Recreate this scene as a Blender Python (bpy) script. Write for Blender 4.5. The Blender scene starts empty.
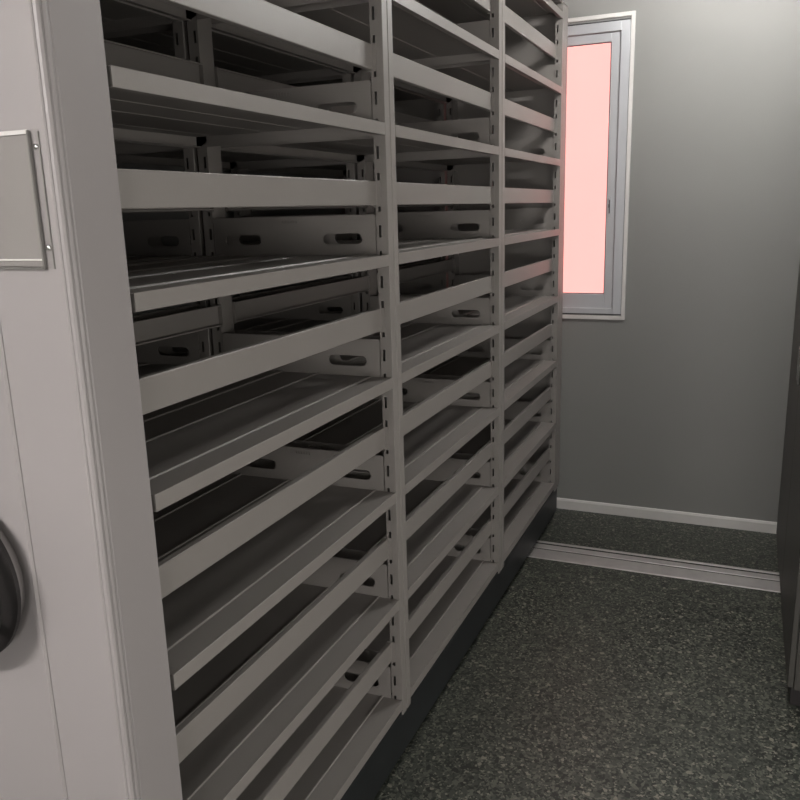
import bpy, bmesh, math, random
from mathutils import Vector, Matrix
random.seed(4)
SC = bpy.context.scene
COL = SC.collection

# ------------------------------------------------------------------ helpers
def link(o, parent=None):
    COL.objects.link(o)
    if parent is not None: o.parent = parent
    return o

def obj(name, me, mat, parent=None, loc=(0, 0, 0)):
    if isinstance(me, bmesh.types.BMesh):
        m = bpy.data.meshes.new(name); me.normal_update(); me.to_mesh(m); me.free(); me = m
    me.materials.clear()
    for k in (mat if isinstance(mat, (list, tuple)) else [mat]): me.materials.append(k)
    o = bpy.data.objects.new(name, me); o.location = loc
    return link(o, parent)

def tag(o, label, cat, group=None):
    o['label'] = label; o['category'] = cat
    if group: o['group'] = group
    return o

def empty(name, loc=(0, 0, 0)):
    o = bpy.data.objects.new(name, None); o.location = loc; o.empty_display_size = .1
    return link(o)

def struct(o): o['kind'] = 'structure'; return o

def box(bm, x0, x1, y0, y1, z0, z1, bevel=0, seg=2):
    r = bmesh.ops.create_cube(bm, size=1)
    vs = r['verts']
    for v in vs:
        v.co = Vector(((x0 + x1) / 2 + v.co.x * (x1 - x0), (y0 + y1) / 2 + v.co.y * (y1 - y0), (z0 + z1) / 2 + v.co.z * (z1 - z0)))
    if bevel:
        es = list({e for v in vs for e in v.link_edges})
        bmesh.ops.bevel(bm, geom=es, offset=bevel, segments=seg, affect='EDGES', profile=.5)
    return bm

def cyl(bm, c, r, depth, axis='x', seg=32, r2=None):
    m = {'x': Matrix.Rotation(math.pi / 2, 4, 'Y'), 'y': Matrix.Rotation(math.pi / 2, 4, 'X'), 'z': Matrix.Identity(4)}[axis]
    bmesh.ops.create_cone(bm, cap_ends=True, segments=seg, radius1=r, radius2=r if r2 is None else r2, depth=depth, matrix=Matrix.Translation(c) @ m)
    return bm

def extrude_profile(pts, a0, a1, axis='x', closed=True, caps=True):
    """pts are (y,z) for axis x, or (x,y) for axis z; extruded from a0 to a1."""
    bm = bmesh.new()
    def P(p, a): return (a, p[0], p[1]) if axis == 'x' else (p[0], p[1], a)
    A = [bm.verts.new(P(p, a0)) for p in pts]; B = [bm.verts.new(P(p, a1)) for p in pts]
    n = len(pts)
    for i in range(n if closed else n - 1):
        j = (i + 1) % n
        bm.faces.new((A[i], A[j], B[j], B[i]))
    if closed and caps:
        bm.faces.new(A[::-1]); bm.faces.new(B)
    bmesh.ops.recalc_face_normals(bm, faces=bm.faces)
    return bm

def thicken(poly, t):
    """closed outline of a folded sheet: polyline offset by t on its right side."""
    off = []
    n = len(poly)
    for i, p in enumerate(poly):
        ds = []
        if i > 0: ds.append((Vector(poly[i]) - Vector(poly[i - 1])).normalized())
        if i < n - 1: ds.append((Vector(poly[i + 1]) - Vector(poly[i])).normalized())
        d = sum(ds, Vector((0, 0))).normalized()
        nrm = Vector((d.y, -d.x))
        c = max(.5, nrm.dot(Vector((ds[0].y, -ds[0].x))))
        q = Vector(p) + nrm * t / c
        off.append((q.x, q.y))
    return list(poly) + off[::-1]

def plate_with_holes(outline, holes, x, t):
    """flat plate in the y-z plane with holes, made from a filled 2D curve."""
    cu = bpy.data.curves.new('c', 'CURVE'); cu.dimensions = '2D'; cu.fill_mode = 'BOTH'; cu.extrude = t / 2
    for loop in [outline] + holes:
        s = cu.splines.new('POLY'); s.points.add(len(loop) - 1); s.use_cyclic_u = True
        for p, (a, b) in zip(s.points, loop): p.co = (a, b, 0, 1)
    o = bpy.data.objects.new('c', cu); COL.objects.link(o)
    dg = bpy.context.evaluated_depsgraph_get()
    me = bpy.data.meshes.new_from_object(o.evaluated_get(dg))
    bpy.data.objects.remove(o); bpy.data.curves.remove(cu)
    # curve (a,b,c) -> world (x, a, b)
    me.transform(Matrix(((0, 0, 1, x), (1, 0, 0, 0), (0, 1, 0, 0), (0, 0, 0, 1))))
    return me

def stadium(y0, y1, z0, z1, n=8):
    r = (z1 - z0) / 2; zc = (z0 + z1) / 2; pts = []
    for i in range(n + 1):
        a = -math.pi / 2 + math.pi * i / n; pts.append((y1 - r + r * math.cos(a), zc + r * math.sin(a)))
    for i in range(n + 1):
        a = math.pi / 2 + math.pi * i / n; pts.append((y0 + r + r * math.cos(a), zc + r * math.sin(a)))
    return pts

# ------------------------------------------------------------------ materials
def mat(name, color, rough=.5, metal=0, spec=.5, noise=None, bump=None, emit=None):
    m = bpy.data.materials.new(name); m.use_nodes = True
    nt = m.node_tree; b = nt.nodes['Principled BSDF']
    b.inputs['Base Color'].default_value = (*color, 1); b.inputs['Roughness'].default_value = rough
    b.inputs['Metallic'].default_value = metal; b.inputs['Specular IOR Level'].default_value = spec
    tc = nt.nodes.new('ShaderNodeTexCoord')
    if noise:
        sc, amt = noise
        n = nt.nodes.new('ShaderNodeTexNoise'); n.inputs['Scale'].default_value = sc; n.inputs['Detail'].default_value = 4
        r = nt.nodes.new('ShaderNodeValToRGB')
        r.color_ramp.elements[0].position = .3; r.color_ramp.elements[1].position = .7
        r.color_ramp.elements[0].color = (*[c * (1 - amt) for c in color], 1)
        r.color_ramp.elements[1].color = (*[min(1, c * (1 + amt)) for c in color], 1)
        nt.links.new(tc.outputs['Object'], n.inputs['Vector']); nt.links.new(n.outputs['Fac'], r.inputs['Fac'])
        nt.links.new(r.outputs['Color'], b.inputs['Base Color'])
    if bump:
        sc, st = bump
        n = nt.nodes.new('ShaderNodeTexNoise'); n.inputs['Scale'].default_value = sc
        bp = nt.nodes.new('ShaderNodeBump'); bp.inputs['Strength'].default_value = st; bp.inputs['Distance'].default_value = .002
        nt.links.new(tc.outputs['Object'], n.inputs['Vector']); nt.links.new(n.outputs['Fac'], bp.inputs['Height'])
        nt.links.new(bp.outputs['Normal'], b.inputs['Normal'])
    if emit:
        b.inputs['Emission Color'].default_value = (*emit[0], 1); b.inputs['Emission Strength'].default_value = emit[1]
    return m

M_PAINT = mat('shelf_paint', (.226, .210, .196), .46, spec=.45, noise=(3, .03), bump=(220, .06))
M_PANEL = mat('panel_paint', (.29, .271, .268), .42, spec=.45, noise=(2, .03), bump=(220, .06))
M_BASE = mat('base_paint', (.014, .016, .017), .45, noise=(6, .2))
M_CAB = mat('dark_cabinet_paint', (.045, .043, .038), .5, noise=(4, .08))
M_BLACK = mat('black_plastic', (.015, .013, .013), .45, noise=(20, .2))
M_CHROME = mat('chrome', (.8, .8, .8), .15, metal=1, noise=(10, .03))
M_STEEL = mat('rail_steel', (.72, .70, .68), .42, metal=.75, noise=(12, .08), bump=(60, .1))
M_GROOVE = mat('rail_groove', (.05, .048, .045), .7, noise=(30, .2))
M_WALL = mat('wall_paint', (.232, .230, .220), .62, spec=.3, noise=(1.2, .03), bump=(35, .12))
M_CEIL = mat('ceiling_paint', (.38, .38, .37), .8, noise=(2, .02))
M_SKIRT = mat('skirting_white', (.62, .60, .58), .5, noise=(6, .05))
M_ALU = mat('window_aluminium', (.52, .53, .55), .38, metal=.35, noise=(5, .03))
M_SEAL = mat('rubber_seal', (.03, .03, .035), .6, noise=(20, .2))
M_RIM = mat('refracted_edge_grey', (.16, .155, .145), .3, noise=(10, .05))  # dark refraction at the acrylic edges, painted as opaque grey
M_CARD = mat('pale_card_infill', (.31, .29, .283), .7, noise=(8, .02))

def glass_mat():
    m = bpy.data.materials.new('frosted_daylit_glass'); m.use_nodes = True
    nt = m.node_tree; b = nt.nodes['Principled BSDF']
    b.inputs['Base Color'].default_value = (.05, .03, .03, 1); b.inputs['Roughness'].default_value = .25
    tc = nt.nodes.new('ShaderNodeTexCoord'); n = nt.nodes.new('ShaderNodeTexNoise'); n.inputs['Scale'].default_value = 1.1
    r = nt.nodes.new('ShaderNodeValToRGB'); r.color_ramp.elements[0].position = .35; r.color_ramp.elements[1].position = .65
    r.color_ramp.elements[0].color = (1.26, .44, .405, 1); r.color_ramp.elements[1].color = (1.20, .465, .425, 1)
    nt.links.new(tc.outputs['Object'], n.inputs['Vector']); nt.links.new(n.outputs['Fac'], r.inputs['Fac'])
    nt.links.new(r.outputs['Color'], b.inputs['Emission Color']); b.inputs['Emission Strength'].default_value = EMIT
    return m
EMIT = 1.0
LA, LB, LN, LW = 240, 640, 9.0, 2.35
M_GLASS = glass_mat()

M_FILL = mat('fill_window_glow', (.3, .3, .3), .2, noise=(2, .02), emit=((1, .955, .90), LW))  # glow of the added right-hand window, fill for the shelf fronts

M_FILL2 = mat('fill_near_glow', (.3, .3, .3), .2, noise=(2, .02), emit=((1, .95, .93), LN))  # glow of the added near-wall window, low fill from behind the camera

def clear_mat():
    m = bpy.data.materials.new('clear_acrylic'); m.use_nodes = True
    nt = m.node_tree; nt.nodes.remove(nt.nodes['Principled BSDF'])
    out = nt.nodes['Material Output']
    t = nt.nodes.new('ShaderNodeBsdfTransparent'); t.inputs['Color'].default_value = (.97, .97, .965, 1)
    g = nt.nodes.new('ShaderNodeBsdfGlossy'); g.inputs['Roughness'].default_value = .12
    n = nt.nodes.new('ShaderNodeTexNoise'); n.inputs['Scale'].default_value = 30
    mr = nt.nodes.new('ShaderNodeMapRange'); mr.inputs['To Min'].default_value = .08; mr.inputs['To Max'].default_value = .16
    nt.links.new(n.outputs['Fac'], mr.inputs['Value']); nt.links.new(mr.outputs['Result'], g.inputs['Roughness'])
    mx = nt.nodes.new('ShaderNodeMixShader'); mx.inputs[0].default_value = .07
    nt.links.new(t.outputs[0], mx.inputs[1]); nt.links.new(g.outputs[0], mx.inputs[2])
    nt.links.new(mx.outputs[0], out.inputs['Surface'])
    return m
M_CLEAR = clear_mat()

def terrazzo():
    m = bpy.data.materials.new('dark_terrazzo'); m.use_nodes = True
    nt = m.node_tree; b = nt.nodes['Principled BSDF']; L = nt.links
    tc = nt.nodes.new('ShaderNodeTexCoord')
    v1 = nt.nodes.new('ShaderNodeTexVoronoi'); v1.inputs['Scale'].default_value = 150
    v2 = nt.nodes.new('ShaderNodeTexVoronoi'); v2.inputs['Scale'].default_value = 88
    for v in (v1, v2): L.new(tc.outputs['Object'], v.inputs['Vector'])
    def ramp(stops):
        r = nt.nodes.new('ShaderNodeValToRGB'); r.color_ramp.interpolation = 'CONSTANT'
        while len(r.color_ramp.elements) < len(stops): r.color_ramp.elements.new(.5)
        for e, (p, c) in zip(r.color_ramp.elements, stops): e.position = p; e.color = (*c, 1)
        return r
    s1 = nt.nodes.new('ShaderNodeSeparateColor'); s2 = nt.nodes.new('ShaderNodeSeparateColor')
    L.new(v1.outputs['Color'], s1.inputs['Color']); L.new(v2.outputs['Color'], s2.inputs['Color'])
    r1 = ramp([(0, (.02, .023, .02)), (.3, (.04, .045, .037)), (.55, (.07, .077, .062)), (.75, (.115, .12, .098)), (.92, (.19, .19, .155))])
    r2 = ramp([(0, (.018, .02, .018)), (.3, (.05, .056, .046)), (.75, (.10, .104, .085)), (.94, (.21, .20, .165))])
    L.new(s1.outputs['Red'], r1.inputs['Fac']); L.new(s2.outputs['Green'], r2.inputs['Fac'])
    g = nt.nodes.new('ShaderNodeMath'); g.operation = 'GREATER_THAN'; g.inputs[1].default_value = .62
    L.new(s2.outputs['Red'], g.inputs[0])
    mx = nt.nodes.new('ShaderNodeMix'); mx.data_type = 'RGBA'
    L.new(g.outputs[0], mx.inputs['Factor']); L.new(r1.outputs['Color'], mx.inputs['A']); L.new(r2.outputs['Color'], mx.inputs['B'])
    L.new(mx.outputs['Result'], b.inputs['Base Color']); b.inputs['Roughness'].default_value = .42
    b.inputs['Specular IOR Level'].default_value = .35
    return m
M_TERR = terrazzo()

# ------------------------------------------------------------------ dimensions (metres)
DEPTH = .60                      # rack depth
ZTOP = 2.66
PITCH = .34
LEVELS = [1.911 - k * PITCH for k in range(-2, 6)]        # underside of the lip of every shelf, top to bottom
BARS = [1.733 - k * PITCH for k in range(-2, 5)]          # underside of every retaining bar
POSTS = [(.806 - .065, .806), (1.815, 1.881), (2.875, 2.955), (3.962, 4.042)]
BAYS = [(POSTS[i][1], POSTS[i + 1][0]) for i in range(3)]

# ------------------------------------------------------------------ rack parts (built once, at the rack's own origin)
def post_mesh(x0, x1, rear=False, z0=.19):
    """hollow slotted upright with a fold line down its face."""
    d = .035
    bm = bmesh.new()
    xm = (x0 + x1) / 2
    # front face with a shallow centre seam
    prof = [(x0, .0012), (x0 + .0012, 0), (xm - .0035, 0), (xm - .002, .0025), (xm + .002, .0025), (xm + .0035, 0), (x1 - .0012, 0), (x1, .0012)]
    A = [bm.verts.new((p[0], p[1], z0)) for p in prof]; B = [bm.verts.new((p[0], p[1], ZTOP)) for p in prof]
    for i in range(len(prof) - 1): bm.faces.new((A[i], A[i + 1], B[i + 1], B[i]))
    # slotted cheeks
    ys = [.0012, .0205, .0275, d]
    zs = [z0]; hole = []
    z = z0 + .03
    while z + .034 < ZTOP - .01:
        zs += [z, z + .032]; z += PITCH / 5
    zs.append(ZTOP)
    for x in (x0, x1):
        grid = [[bm.verts.new((x, y, zz)) for zz in zs] for y in ys]
        for i in range(3):
            for j in range(len(zs) - 1):
                if i == 1 and j % 2 == 1: continue
                bm.faces.new((grid[i][j], grid[i + 1][j], grid[i + 1][j + 1], grid[i][j + 1]))
    # back and top
    q = [bm.verts.new(c) for c in ((x0, d, z0), (x1, d, z0), (x1, d, ZTOP), (x0, d, ZTOP))]; bm.faces.new(q)
    q = [bm.verts.new(c) for c in ((x0, 0, ZTOP), (x1, 0, ZTOP), (x1, d, ZTOP), (x0, d, ZTOP))]; bm.faces.new(q)
    bmesh.ops.remove_doubles(bm, verts=bm.verts, dist=1e-5)
    if rear:
        for v in bm.verts: v.co.y = DEPTH - v.co.y
    bmesh.ops.recalc_face_normals(bm, faces=bm.faces)
    return bm

def shelf_mesh(x0, x1, z):
    """folded tray: front and rear lips, return flanges, raised creases along the deck."""
    t = .030
    def ridge(y): return [(y - .004, t), (y - .002, t + .0028), (y + .002, t + .0028), (y + .004, t)]
    half = [(.016, .002), (.016, .0), (.0005, .0), (0, .0006), (0, t + .0004), (.0008, t + .001), (.004, t)] + ridge(.068) + ridge(.24)
    full = half + [(DEPTH - a, b) for a, b in half[::-1]]
    poly = [(a, b + z) for a, b in full]
    return extrude_profile(thicken(poly, .0012), x0, x1)

def bar_mesh(x0, x1, z, rear=False):
    h = .062
    poly = [(.044, z + .004), (.044, z), (.0305, z), (.0295, z + .0015), (.0295, z + h - .0015), (.0305, z + h), (.044, z + h), (.044, z + h - .004)]
    bm = extrude_profile(thicken(poly, .0012), x0, x1)
    for xe in (x0, x1):     # end hook plates that sit against the upright
        a, b = (xe, xe + .0015) if xe == x0 else (xe - .0015, xe)
        box(bm, a, b, .018, .044, z - .004, z + h + .002)
    if rear:
        for v in bm.verts: v.co.y = DEPTH - v.co.y
        bmesh.ops.reverse_faces(bm, faces=bm.faces)
    return bm

def side_plate(x, z):
    out = [(.037, z - .0), (DEPTH - .037, z - .0), (DEPTH - .037, z + .134), (DEPTH - .041, z + .138), (.041, z + .138), (.037, z + .134)]
    holes = [stadium(.078, .199, z + .059, z + .089), stadium(DEPTH - .199, DEPTH - .078, z + .059, z + .089)]
    for k in range(6):
        y = .278 + k * .009
        holes.append([(y, z + .119), (y + .0035, z + .119), (y + .0035, z + .127), (y, z + .127)])
    return plate_with_holes(out, holes, x, .0014)

RACK_PARTS = []
def build_rack(root):
    base = bmesh.new()
    box(base, .74, 4.085, .012, DEPTH - .012, .035, .185, .004, 1)
    box(base, .72, 4.08, .004, DEPTH - .004, .185, .200, .002, 1)
    b = obj('base', base, M_BASE, root)
    for xr in (1.08, 3.547):
        for y in (.1, DEPTH - .1):
            w = bmesh.new(); cyl(w, (xr, y, .052), .045, .03, 'x', 24)
            obj('wheel', w, M_STEEL, b)
    for i, (x0, x1) in enumerate(POSTS[1:]):
        for rear in (False, True):
            obj('upright', post_mesh(x0, x1, rear), M_PAINT, root)
    for (x0, x1) in BAYS:
        for z in LEVELS:
            obj('shelf', shelf_mesh(x0 + .0015, x1 - .0015, z), M_PAINT, root)
            if z < 2.5:
                for x in (x0 + .0012, x1 - .0012):
                    obj('side_plate', side_plate(x, z + .0), M_PAINT, root)
        for z in BARS:
            obj('retaining_bar', bar_mesh(x0 + .001, x1 - .001, z), M_PAINT, root)
            obj('retaining_bar', bar_mesh(x0 + .001, x1 - .001, z, True), M_PAINT, root)
    top = bmesh.new(); box(top, .70, 4.09, .0, DEPTH, ZTOP, ZTOP + .012, .003, 1)
    obj('top_cover', top, M_PAINT, root)
    # far end panel
    prof = [(4.043, 0), (4.072, 0), (4.075, .003), (4.079, .003), (4.082, 0), (4.088, .001), (4.093, .008), (4.093, DEPTH - .008), (4.088, DEPTH - .001), (4.043, DEPTH)]
    obj('far_end_panel', extrude_profile(prof, .200, ZTOP, 'z'), M_PAINT, root)
    # near end panel: ribbed rounded corner and plain side return
    c = [(.798, 0), (.7005, 0), (.6985, .0018), (.6955, .0004), (.6925, .0), (.6895, .0012), (.688, .0035), (.686, .0018), (.683, .0022), (.6795, .0045), (.678, .0085), (.6765, .0085), (.6745, .0105)]
    prof = c + [(a, DEPTH - b) for a, b in c[::-1]]
    pan = obj('end_panel', extrude_profile(prof, .035, ZTOP, 'z'), M_PANEL, root)
    cen = bmesh.new(); box(cen, .6728, .680, .156, DEPTH - .156, .12, 1.60, .002, 2)
    for yb in (.153, DEPTH - .153):
        bd = bmesh.new(); box(bd, .6690, .678, yb - .007, yb + .007, .12, 1.60, .0036, 1)
        obj('bead', bd, M_PANEL, pan)
    obj('centre_panel', cen, M_PANEL, pan)
    # handwheel: round pale housing with dark face, rim, three spokes and hub
    wc = Vector((.640, .300, 1.138))
    bm = bmesh.new(); cyl(bm, (.657, wc.y, wc.z), .128, .026, 'x', 72)
    es = [e for e in bm.edges if all(abs(v.co.x - .644) < 1e-4 for v in e.verts)]
    bmesh.ops.bevel(bm, geom=es, offset=.006, segments=4, affect='EDGES')
    for f in bm.faces: f.smooth = len(f.verts) == 4
    hw = obj('handwheel', bm, M_PANEL, root)
    bm = bmesh.new(); cyl(bm, (.640, wc.y, wc.z), .149, .007, 'x', 64)
    obj('dark_disc', bm, M_BLACK, hw)
    bm = bmesh.new(); segs = 48; ts = 10; rr = .134; tr = .010; G = []
    for k in range(segs):
        a = 2 * math.pi * k / segs
        G.append([bm.verts.new((wc.x - .035 + tr * math.cos(2 * math.pi * q / ts), wc.y + (rr + tr * math.sin(2 * math.pi * q / ts)) * math.cos(a), wc.z + (rr + tr * math.sin(2 * math.pi * q / ts)) * math.sin(a))) for q in range(ts)])
    for k in range(segs):
        for q in range(ts): bm.faces.new((G[k][q], G[(k + 1) % segs][q], G[(k + 1) % segs][(q + 1) % ts], G[k][(q + 1) % ts]))
    bmesh.ops.recalc_face_normals(bm, faces=bm.faces)
    for f in bm.faces: f.smooth = True
    obj('wheel_rim', bm, M_BLACK, hw)
    for k in range(3):
        bm = bmesh.new(); box(bm, -.006, .006, .015, .130, -.010, .010, .003, 1)
        bmesh.ops.transform(bm, matrix=Matrix.Translation((wc.x - .033, wc.y, wc.z)) @ Matrix.Rotation(math.radians(90 + 120 * k), 4, 'X'), verts=bm.verts)
        obj('spoke', bm, M_BLACK, hw)
    bm = bmesh.new(); cyl(bm, (wc.x - .022, wc.y, wc.z), .026, .044, 'x', 32)
    obj('hub', bm, M_CHROME, hw)
    # label holder
    y0, y1, z0, z1 = .021, .345, 1.650, 1.843
    bm = bmesh.new()
    box(bm, .6735, .6755, y0, y0 + .0155, z0, z1, .0008, 1)                    # screw flanges
    box(bm, .6735, .6755, y1 - .0155, y1, z0, z1, .0008, 1)
    yi0, yi1 = y0 + .0155, y1 - .0155
    box(bm, .6690, .6702, yi0, yi1, z0 + .002, z1 - .004, .0006, 1)    # front window
    box(bm, .6690, .6737, yi0, yi0 + .0022, z0 + .002, z1 - .004)
    box(bm, .6690, .6737, yi1 - .0022, yi1, z0 + .002, z1 - .004)
    box(bm, .6690, .6737, yi0, yi1, z0, z0 + .003)
    lh = obj('label_holder', bm, M_CLEAR, root); lh['label'] = 'clear acrylic label pocket'
    cb = bmesh.new(); box(cb, .6708, .6714, yi0 + .003, yi1 - .003, z0 + .004, z1 - .008)
    obj('added_pale_card', cb, M_CARD, lh)  # card added to lighten the pocket's dark interior
    for seg in ((yi0, yi1, z0 + .012, z0 + .0145), (yi0, yi1, z1 - .007, z1 - .001)):
        bm = bmesh.new(); box(bm, .6680, .6692, *seg, .0005, 1)
        obj('holder_edge', bm, M_SKIRT, lh)
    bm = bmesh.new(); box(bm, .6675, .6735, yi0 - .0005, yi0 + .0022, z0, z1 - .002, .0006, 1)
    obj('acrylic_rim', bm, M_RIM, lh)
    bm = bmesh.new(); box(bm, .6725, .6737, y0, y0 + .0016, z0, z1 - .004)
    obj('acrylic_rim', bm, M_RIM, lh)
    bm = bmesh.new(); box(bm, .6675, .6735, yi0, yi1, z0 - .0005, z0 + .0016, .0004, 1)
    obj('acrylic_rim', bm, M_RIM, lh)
    for y in (y0 + .008, y1 - .008):
        for z in (z1 - .024, z0 + .030):
            bm = bmesh.new(); bmesh.ops.create_uvsphere(bm, u_segments=16, v_segments=10, radius=.0042)
            bmesh.ops.transform(bm, matrix=Matrix.Translation((.6733, y, z)) @ Matrix.Diagonal((.6, 1, 1, 1)), verts=bm.verts)
            for f in bm.faces: f.smooth = True
            obj('screw', bm, M_CHROME, lh)

def copy_tree(o, parent=None):
    c = o.copy(); COL.objects.link(c); c.parent = parent
    for ch in list(o.children): copy_tree(ch, c)
    return c

rack = empty('mobile_shelving_unit', (0, 0, 0))
GRP = 'mobile compact shelving units on floor rails'
tag(rack, 'long pale grey metal shelving unit filling the left side, beside the aisle', 'shelving unit', GRP)
build_rack(rack)

rack2 = copy_tree(rack); rack2.location = (0, .614, 0)
tag(rack2, 'second pale grey shelving unit seen dimly through and behind the front one', 'shelving unit', GRP)
# tall dark cabinet whose front closes the right side of the aisle
cab = empty('metal_cabinet', (3.30, -1.116, 0))
tag(cab, 'tall dark metal cabinet at the right edge of the aisle near the back wall', 'cabinet')
def cpart(name, a, m, bev=.003, parent=cab):
    bm = bmesh.new(); box(bm, *a, bev, 2); return obj(name, bm, m, parent)
cpart('plinth', (-.70, .72, -.44, -.012, 0, .07), M_BLACK)
cpart('body', (-.72, .74, -.46, -.020, .0705, 2.10), M_CAB)
for k, (x0, x1) in enumerate(((-.715, .008), (.012, .735))):
    d = cpart('door', (x0, x1, -.0195, .0, .075, 2.095), M_CAB)
    hx = (.008 - .05) if k == 0 else (.012 + .03)
    cpart('handle', (hx, hx + .02, .0005, .010, 1.0, 1.14), M_CHROME, .004, d)

# ------------------------------------------------------------------ room
XW = 4.224; YL = 1.26; YR = -2.8; XN = -4.0; ZC = 2.95
def room_box(name, a, m, **k):
    bm = bmesh.new(); box(bm, *a, **k); return struct(obj(name, bm, m))
room_box('floor', (XN - .1, XW + .2, YR - .1, YL + .1, -.1, 0), M_TERR)
room_box('ceiling', (XN - .1, XW + .2, YR - .1, YL + .1, ZC, ZC + .1), M_CEIL)
room_box('wall_left', (XN, XW, YL, YL + .1, 0, ZC), M_WALL)
bm = bmesh.new()
V0, V1, VZ0, VZ1 = -2.2, 1.9, .35, 1.75
box(bm, XN, V0, YR - .1, YR, 0, ZC); box(bm, V1, XW, YR - .1, YR, 0, ZC)
box(bm, V0, V1, YR - .1, YR, 0, VZ0); box(bm, V0, V1, YR - .1, YR, VZ1, ZC)
struct(obj('wall_right', bm, M_WALL))
fill_win2 = struct(empty('fill_window_right', (0, YR, 0)))  # unseen window, added as a broad fill light from the right
bm = bmesh.new()
box(bm, V0, V1, -.08, .01, VZ0, VZ0 + .05, .003, 1); box(bm, V0, V1, -.08, .01, VZ1 - .05, VZ1, .003, 1)
for x in (V0, V0 + 1.35, V0 + 2.70, V1 - .05): box(bm, x, x + .05, -.079, .009, VZ0 + .049, VZ1 - .049, .003, 1)
obj('window_frame', bm, M_ALU, fill_win2)
for x in (V0, V0 + 1.35, V0 + 2.70):
    bm = bmesh.new(); box(bm, x + .049, x + 1.351, -.045, -.039, VZ0 + .049, VZ1 - .049)
    obj('pane', bm, M_FILL, fill_win2)
bm = bmesh.new()
U0, U1, UZ0, UZ1 = -2.6, -1.1, .60, 2.10
box(bm, XN - .1, XN, YR - .1, U0, 0, ZC); box(bm, XN - .1, XN, U1, YL + .1, 0, ZC)
box(bm, XN - .1, XN, U0, U1, 0, UZ0); box(bm, XN - .1, XN, U0, U1, UZ1, ZC)
struct(obj('wall_near', bm, M_WALL))
fill_win3 = struct(empty('fill_window_near', (XN, 0, 0)))  # unseen window, added behind the camera as grazing fill light
bm = bmesh.new()
box(bm, -.08, .01, U0, U1, UZ0, UZ0 + .05, .003, 1); box(bm, -.08, .01, U0, U1, UZ1 - .05, UZ1, .003, 1)
for y in (U0, (U0 + U1) / 2 - .025, U1 - .05): box(bm, -.079, .009, y, y + .05, UZ0 + .049, UZ1 - .049, .003, 1)
obj('window_frame', bm, M_ALU, fill_win3)
for y in (U0, (U0 + U1) / 2 - .025):
    bm = bmesh.new(); box(bm, -.045, -.039, y + .049, y + .05 + .677, UZ0 + .049, UZ1 - .049)
    obj('pane', bm, M_FILL2, fill_win3)
# back wall with the window opening
WY0, WY1, WZ0, WZ1 = -.290, 1.05, 1.135, 2.612
bm = bmesh.new()
box(bm, XW, XW + .18, YR - .1, WY0, 0, ZC); box(bm, XW, XW + .18, WY1, YL + .1, 0, ZC)
box(bm, XW, XW + .18, WY0, WY1, 0, WZ0); box(bm, XW, XW + .18, WY0, WY1, WZ1, ZC)
struct(obj('wall_back', bm, M_WALL))
skirt = [(XW, 0), (XW - .012, 0), (XW - .012, .05), (XW - .007, .060), (XW, .062)]
bm = bmesh.new()
A = [bm.verts.new((x, YR, z)) for x, z in skirt]; B = [bm.verts.new((x, YL, z)) for x, z in skirt]
for i in range(len(skirt)):
    j = (i + 1) % len(skirt); bm.faces.new((A[i], A[j], B[j], B[i]))
bm.faces.new(A); bm.faces.new(B[::-1]); bmesh.ops.recalc_face_normals(bm, faces=bm.faces)
struct(obj('baseboard_back', bm, M_SKIRT))

# window: casing, outer frame, two sashes, frosted panes, latch
win = struct(empty('window_1', (XW, .38, WZ0)))
def wpart(name, bm, m, parent=win):
    o = obj(name, bm, m); o.parent = parent
    inv = Vector((0, 0, 0))
    p = parent
    while p is not None: inv += p.location; p = p.parent
    o.location = -inv if parent is win else (0, 0, 0)
    return o
def frame(bm, y0, y1, z0, z1, w, xa, xb, bev=.002, wb=None):
    wb = wb or w
    box(bm, xa, xb, y0, y0 + w, z0, z1, bev, 2); box(bm, xa, xb, y1 - w, y1, z0, z1, bev, 2)
    box(bm, xa, xb, y0 + w - .001, y1 - w + .001, z1 - w, z1, bev, 2); box(bm, xa, xb, y0 + w - .001, y1 - w + .001, z0, z0 + wb, bev, 2)
    return bm
bm = frame(bmesh.new(), WY0 - .016, WY1 + .016, WZ0 - .024, WZ1 + .03, .020, XW - .010, XW + .01)
wpart('window_casing', bm, M_SKIRT)
bm = frame(bmesh.new(), WY0 + .006, WY1 - .006, WZ0 + .006, WZ1 - .006, .046, XW - .004, XW + .09, wb=.03)
wpart('window_frame', bm, M_ALU)
bm = frame(bmesh.new(), WY0 + .0005, WY1 - .0005, WZ0 + .0005, WZ1 - .0005, .0060, XW + .004, XW + .012, .0005)
wpart('frame_seal', bm, M_SEAL)
GY, GZ0, GZ1 = -.190, 1.247, 2.506
for k, (y0, y1, xo) in enumerate([(GY - .046, .40, .012), (.36, 1.0, .045)]):
    s = frame(bmesh.new(), y0, y1, GZ0 - .085, GZ1 + .055, .046, XW + xo, XW + xo + .03, .003, wb=.085)
    so = wpart('sash', s, M_ALU)
    g = bmesh.new(); box(g, XW + xo + .012, XW + xo + .018, y0 + .044, y1 - .044, GZ0 - .004, GZ1 + .012)
    wpart('pane', g, M_GLASS, so)
    if k == 0:
        g = frame(bmesh.new(), y0 + .0455, y1 - .0455, GZ0 - .0005, GZ1 + .0095, .004, XW + xo + .006, XW + xo + .012, .0004)
        wpart('glazing_seal', g, M_SEAL, so)
        l = bmesh.new(); box(l, XW + xo - .004, XW + xo + .001, GY - .020, GY - .009, 1.655, 1.755, .002, 2)
        lo = wpart('latch', l, M_ALU, so)
        l = bmesh.new(); box(l, XW + xo - .006, XW + xo - .003, GY - .018, GY - .013, 1.670, 1.74, .001, 1)
        box(l, XW + xo - .009, XW + xo - .003, GY - .018, GY - .011, 1.70, 1.718, .001, 1)
        wpart('latch_slide', l, M_SEAL, so)

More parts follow.
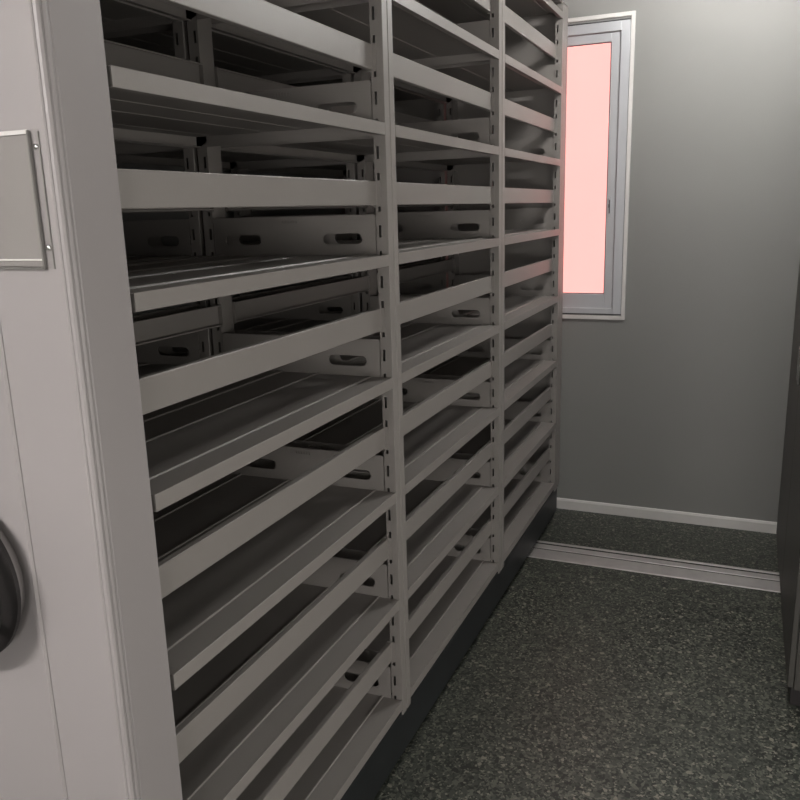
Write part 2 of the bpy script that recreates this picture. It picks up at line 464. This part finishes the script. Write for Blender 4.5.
# ------------------------------------------------------------------ floor rail: wide steel strip, groove and narrow strip
YA, YB = YR + .2, YL - .15
rail = empty('floor_rail', (3.6, 0, 0))
tag(rail, 'bright steel rail strip set across the dark terrazzo floor near the back wall', 'rail')
def rpart(name, a, m, bev=.001):
    bm = bmesh.new(); box(bm, a[0] - 3.6, a[1] - 3.6, *a[2:], bev, 2); return obj(name, bm, m, rail)
rpart('rail_bed', (3.488, 3.715, YA, YB, .0002, .0020), M_GROOVE)
rpart('wide_strip', (3.492, 3.600, YA, YB, .0004, .0062), M_STEEL, .0015)
rpart('middle_strip', (3.616, 3.664, YA, YB, .0004, .0062), M_STEEL, .0015)
rpart('edge_strip', (3.688, 3.706, YA, YB, .0004, .0055), M_STEEL, .001)

# ------------------------------------------------------------------ ceiling lamps: battens with a bare round tube
def ceiling_light(loc, length, power, color, label, along='y'):
    r = empty('ceiling_light', (loc[0], loc[1], ZC)); tag(r, label, 'lamp', 'ceiling lamps')
    if along == 'y': r.rotation_euler = (0, 0, math.pi / 2)
    bm = bmesh.new(); box(bm, -length / 2, length / 2, -.03, .03, -.045, -.001, .006, 2)
    obj('housing', bm, M_SKIRT, r)
    for sx in (-1, 1):
        bm = bmesh.new(); x = sx * (length / 2 - .012)
        box(bm, x - .012, x + .012, -.018, .018, -.105, -.0455, .004, 1)
        obj('socket', bm, M_SKIRT, r)
    bm = bmesh.new(); cyl(bm, (0, 0, -.085), .016, length - .052, 'x', 20)
    for f in bm.faces: f.smooth = len(f.verts) == 4
    m = mat('lamp_tube', (.8, .8, .8), .5, noise=(5, .01), emit=(color, power))
    obj('tube', bm, m, r)
    return r
ceiling_light((3.3, -.80), .6, LA, (1, .985, .96), 'short tube lamp on the ceiling over the far end of the aisle')
ceiling_light((-2.3, .85), 1.2, LB, (1, .95, .925), 'long tube lamp on the ceiling over the open floor before the shelving', 'y')

w = bpy.data.worlds.new('World'); SC.world = w; w.use_nodes = True
w.node_tree.nodes['Background'].inputs[0].default_value = (.6, .62, .65, 1)
w.node_tree.nodes['Background'].inputs[1].default_value = .004

# ------------------------------------------------------------------ camera (solved from the photograph)
R = ((0.39059603, -0.92015303, -0.02744349), (-0.2221899, -0.06530335, -0.97281402), (0.89334562, 0.38607496, -0.22995594))
cam = bpy.data.cameras.new('camera'); co = bpy.data.objects.new('camera', cam); COL.objects.link(co)
right, down, fwd = (Vector(v) for v in R)
m = Matrix((right, -down, -fwd)).transposed().to_4x4(); m.translation = Vector((-0.21266732, -0.89641312, 1.71916494))
co.matrix_world = m
cam.sensor_width = 36; cam.sensor_fit = 'HORIZONTAL'; cam.lens = 806.807 / 800 * 36; cam.shift_y = .5247 / 800; cam.clip_start = .02
SC.camera = co
SC.view_settings.view_transform = 'Standard'; SC.view_settings.look = 'None'
SC.view_settings.exposure = .42; SC.view_settings.gamma = 1; SC.view_settings.use_curve_mapping = False
